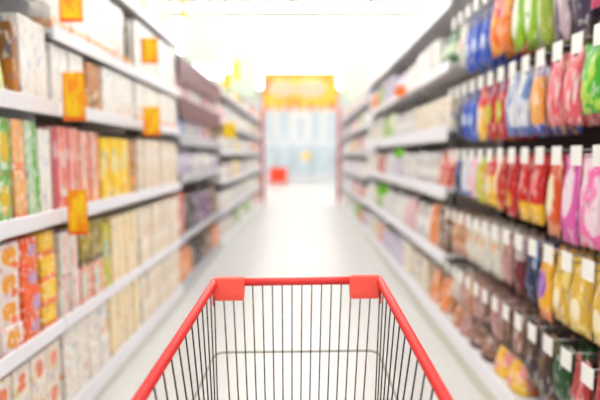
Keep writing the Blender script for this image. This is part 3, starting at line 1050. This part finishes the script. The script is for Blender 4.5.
BD = {'magenta': 'magenta and pink', 'mauvedark': 'dark purple', 'mauve': 'mauve and lilac', 'greengrey': 'green and grey', 'greenwhite': 'lime green and white',
      'orange': 'orange', 'blue': 'bright blue', 'whitegrey': 'whitish grey', 'greenbright': 'bright green', 'pinkred': 'pink and red',
      'orangeblue': 'orange bag with blue base', 'bluewhite': 'blue and white', 'redpurple': 'red bag with purple top', 'yellowred': 'yellow and red',
      'navy': 'navy blue', 'whitepink': 'white and pink', 'pink': 'orchid pink', 'orangeoval': 'orange bag with pale oval', 'red': 'red bag with yellow base',
      'redplain': 'deep red', 'whiteyellow': 'cream and yellow', 'yellowgreen': 'yellow green', 'gold': 'golden yellow', 'yellowpurple': 'yellow bag with purple spot',
      'darkred': 'dark red', 'pinkbrown': 'dusty pink', 'white': 'off-white', 'tan': 'tan brown', 'redgreen': 'red and green', 'darkgreen': 'dark green',
      'darkbrown': 'dark brown', 'brown': 'brown'}
RN = ['top row', 'second row', 'middle row', 'fourth row', 'bottom row']
peg_bays = []
for i in range(2):
    t = thing('pegboard_unit', ['dark brown pegboard bay hung with bags, nearest on the right', 'dark brown pegboard bay hung with bags, second on the right'][i],
              'shelving', (XR, (D_Y[i] + D_Y[i + 1]) / 2, 0), GB)
    hw = .61
    part('back_panel', MB().box(DEP, DEP + .02, -hw + .002, hw - .002, .03, 2.75), M['brown'], t)
    for yy in (-hw + .001, hw - .019):
        part('upright', MB().box(DEP - .03, DEP, yy, yy + .018, 0, 2.75), M['brown'], t)
    for z in ROWS:
        part('peg_bar', MB().box(DEP - .03, DEP - .001, -hw + .02, hw - .02, z - .012, z + .018, .003), M['brown'], t)
    p = part('plinth', MB().box(.015, DEP, -hw + .002, hw - .002, 0, .19), M['plinth'], t)
    part('price_rail', MB().box(0, .014, -hw + .003, hw - .003, .11, .222, .004), M['rail'], p)
    part('deck', MB().box(.016, DEP - .031, -hw + .003, hw - .003, .19, .21), M['white'], t)
    peg_bays.append(t)

hook_cache = {}
PITCHY = 0.146
for r, z in enumerate(ROWS):
    for i in range(14):
        yv = 1.60 + PITCHY * i + (0.03 if r % 2 else 0.0)
        if yv > 3.60:
            continue
        b = 0 if yv < 2.44 else 1
        if abs(yv - 2.44) < .03:
            yv += .02
        par = peg_bays[b]
        key = r
        jit = rnd.uniform(-.012, .012)
        if 'h' not in hook_cache:
            hk = MB().tube([(DEP - .03, 0, .004), (.02, 0, .004), (.004, 0, .004), (-.006, 0, .010)], .003, 6)
            hk.tube([(DEP - .03, 0, .030), (-.01, 0, .030)], .002, 6)
            hook_cache['h'] = hk.mesh('peg_hook', M['hook'], True)
            hook_cache['t'] = MB().box(-.016, -.0125, -.038, .038, -.030, .045, .001).mesh('price_tag', M['tag'])
        o = link('peg_hook', hook_cache['h'], par, (0, yv - par.location.y, z))
        link('price_tag', hook_cache['t'], o)
        name = seq[r][i]
        h = BAGH[r][i]
        d = BD[name]
        lab = (d if ' bag ' in d else d + ' bag') + ', ' + RN[r]
        w = rnd.uniform(.112, .134)
        for q in range(3):
            x = XR + .055 + q * .085 + rnd.uniform(0, .012)
            product('bag', P[name], w, h, .066, (x, yv, z - .006), math.pi + rnd.uniform(-.09, .09),
                    lab + ', %s hook from left%s' % (ORD[13 - i], ('', ', behind the front one', ', rearmost')[q]), lab + ' row')

# candy bags lying on the base deck below the hooks
for i, (yv, m, w, h) in enumerate(((2.50, 'candy', .17, .16), (2.69, 'candy', .17, .15), (2.90, 'brown', .17, .14),
                                   (3.10, 'brown', .17, .15), (3.30, 'pinkbrown', .17, .14), (3.48, 'tan', .16, .14))):
    d = {'candy': 'yellow and pink sweets', 'brown': 'brown', 'pinkbrown': 'dusty pink', 'tan': 'tan', 'darkgreen': 'dark green'}[m]
    product('pouch', P[m], w, h, .13, (XR + .10, yv, .21), math.pi + rnd.uniform(-.08, .08),
            'squat %s pouch on white base deck under hanging bags, %s from left' % (d, ORD[5 - i]), 'squat %s pouches on the base deck' % d)

# ------------------------------------------------------------------ far end of the aisle
bt = thing('hanging_banner', 'yellow and orange promotional banner hanging across the end of the aisle', 'banner', (.05, 15.6, 0))
zb1, zb0 = ray(300, 74, 15.6).z, ray(300, 106, 15.6).z
xa, xb = ray(263, 90, 15.6).x - .05, ray(337, 90, 15.6).x - .05
part('cloth', MB().box(xa, xb, -.01, .01, zb0, zb1), P['banner'], bt)
M['bn_pink'] = mat('banner_pale_pink', (232, 178, 146), .6, noise=.15, scale=5)
M['bn_org'] = mat('banner_orange', (246, 120, 40), .6)
wd = xb - xa
for cx, rx in ((.26, .19), (.64, .22)):
    o = MB()
    n = 24
    for yy in (-.016, -.010):
        pass
    ring = [(xa + wd * cx + rx * wd * math.cos(2 * math.pi * k / n), -.018, (zb0 + zb1) / 2 + .27 * (zb1 - zb0) * math.sin(2 * math.pi * k / n)) for k in range(n)]
    ring2 = [(p[0], -.010, p[2]) for p in ring]
    o.add(ring + ring2, [tuple(range(n)), tuple(range(2 * n - 1, n - 1, -1))] + [(k, (k + 1) % n, n + (k + 1) % n, n + k) for k in range(n)])
    part('printed_oval', o, M['bn_pink'], bt)
for k in range(7):
    cx = xa + wd * (k + .5) / 7
    o = MB().add([(cx - .13, -.012, zb0), (cx + .13, -.012, zb0), (cx + .10, -.012, zb0 - .14), (cx - .10, -.012, zb0 - .14),
                  (cx - .13, .012, zb0), (cx + .13, .012, zb0), (cx + .10, .012, zb0 - .14), (cx - .10, .012, zb0 - .14)],
                 [(0, 1, 2, 3), (7, 6, 5, 4), (0, 4, 5, 1), (1, 5, 6, 2), (2, 6, 7, 3), (3, 7, 4, 0)])
    part('pennant', o, M['bn_org'] if k % 2 == 0 else P['banner'], bt)
for x in (xa + .1, xb - .1):
    part('cord', MB().tube([(x, 0, zb1), (x, 0, CEIL)], .006, 6), M['tag'], bt)

for (px0, px1, pyt, pyb, yv, lab) in ((187, 224, 17, 66, 12.0, 'pale green hanging board above the left rack, nearer one'),
                                      (231, 258, 42, 98, 14.7, 'pale green hanging board above the far end of the left rack'),
                                      (340, 369, 47, 100, 14.7, 'pale green hanging board above the far end of the right rack')):
    zc = yv
    a, b = ray(px0, pyb, zc), ray(px1, pyt, zc)
    t = thing('hanging_sign_board', lab, 'sign board', ((a.x + b.x) / 2, yv, a.z), 'pale green hanging boards')
    w2 = (b.x - a.x) / 2
    part('board', MB().box(-w2, w2, -.03, .03, 0, b.z - a.z, .01), M['green_board'], t)
    for s in (-1, 1):
        part('rod', MB().tube([(s * w2 * .8, 0, b.z - a.z), (s * w2 * .8, 0, CEIL - a.z)], .01, 6), M['steel'], t)

# upright coolers against the far wall
M['poster_blue'] = mat('poster_pale_blue', (212, 222, 228), .6, noise=.07, scale=2)
M['cool_body'] = mat('cooler_body', (228, 232, 236), .4)
M['ysign'] = mat('yellow_sign', (246, 206, 90), .5)
for i in range(5):
    x0 = -2.55 + 1.02 * i
    t = thing('upright_cooler', 'white glass-door cooler against the far wall, %s from the left' % ORD[i], 'cooler', (x0 + .5, FAR - .45, 0), 'upright coolers at the far wall')
    body = MB().box(-.5, .5, -.35, .40, 0, .35, .01).box(-.5, .5, -.35, .40, 1.95, 2.3, .01).box(-.5, -.46, -.35, .40, .35, 1.95).box(.46, .5, -.35, .40, .35, 1.95).box(-.46, .46, .34, .40, .35, 1.95)
    part('body', body, M['cool_body'], t)
    d = part('door', MB().box(-.45, .45, -.39, -.36, .37, 1.93, .005), M['glass_blue'], t)
    part('handle', MB().box(-.42, -.39, -.43, -.39, .8, 1.5, .006), M['steel'], d)
    if i == 2:
        part('door_sticker', MB().box(-.05, .40, -.398, -.391, 1.15, 1.6), M['ysign'], d)
for i, (x0, x1, z0, z1) in enumerate(((-2.5, -1.75, 2.32, 3.9), (-1.45, -.75, 2.32, 4.1), (-.35, .1, 2.32, 3.6), (.45, 1.05, 2.32, 4.1), (1.3, 2.4, 2.32, 3.9))):
    t = thing('wall_poster', 'pale blue poster on the far wall above the coolers, %s from the left' % ORD[i], 'poster', ((x0 + x1) / 2, FAR, z0), 'posters on the far wall')
    part('sheet', MB().box(-(x1 - x0) / 2 + .03, (x1 - x0) / 2 - .03, -.012, -.001, .03, z1 - z0 - .03), M['poster_blue'], t)
    w2 = (x1 - x0) / 2
    part('frame', MB().box(-w2, w2, -.02, -.001, 0, .03).box(-w2, w2, -.02, -.001, z1 - z0 - .03, z1 - z0).box(-w2, -w2 + .03, -.02, -.001, .03, z1 - z0 - .03)
         .box(w2 - .03, w2, -.02, -.001, .03, z1 - z0 - .03), M['white'], t)

# red bargain bin on the floor near the end
yb = 25.0
pb = ray(278.5, 181, yb)
t = thing('bargain_bin', 'bright red open bin standing on the floor at the aisle end', 'bin', (pb.x, yb, 0))
w = 8.5 / FPX * yb
part('bin_body', MB().box(-w, w, -.3, -.27, .06, .76, .01).box(-w, w, .27, .3, .06, .76, .01).box(-w, -w + .03, -.27, .27, .06, .76).box(w - .03, w, -.27, .27, .06, .76)
     .box(-w + .03, w - .03, -.27, .27, .06, .09), M['bin'], t)
part('bin_rim', MB().box(-w - .02, w + .02, -.33, -.29, .73, .79, .01).box(-w - .02, w + .02, .29, .33, .73, .79, .01).box(-w - .02, -w + .02, -.29, .29, .73, .79)
     .box(w - .02, w + .02, -.29, .29, .73, .79), M['bin'], t)
for sx in (-1, 1):
    for sy in (-1, 1):
        part('foot', MB().lathe([(.03, 0), (.04, .02), (.04, .06)], 10, (sx * (w - .08), sy * .22, 0)), M['rubber'], t)

for o in bpy.data.objects:
    lb = o.get('label')
    if lb and len(lb.split()) > 16:
        print('LONG', o.name, lb)
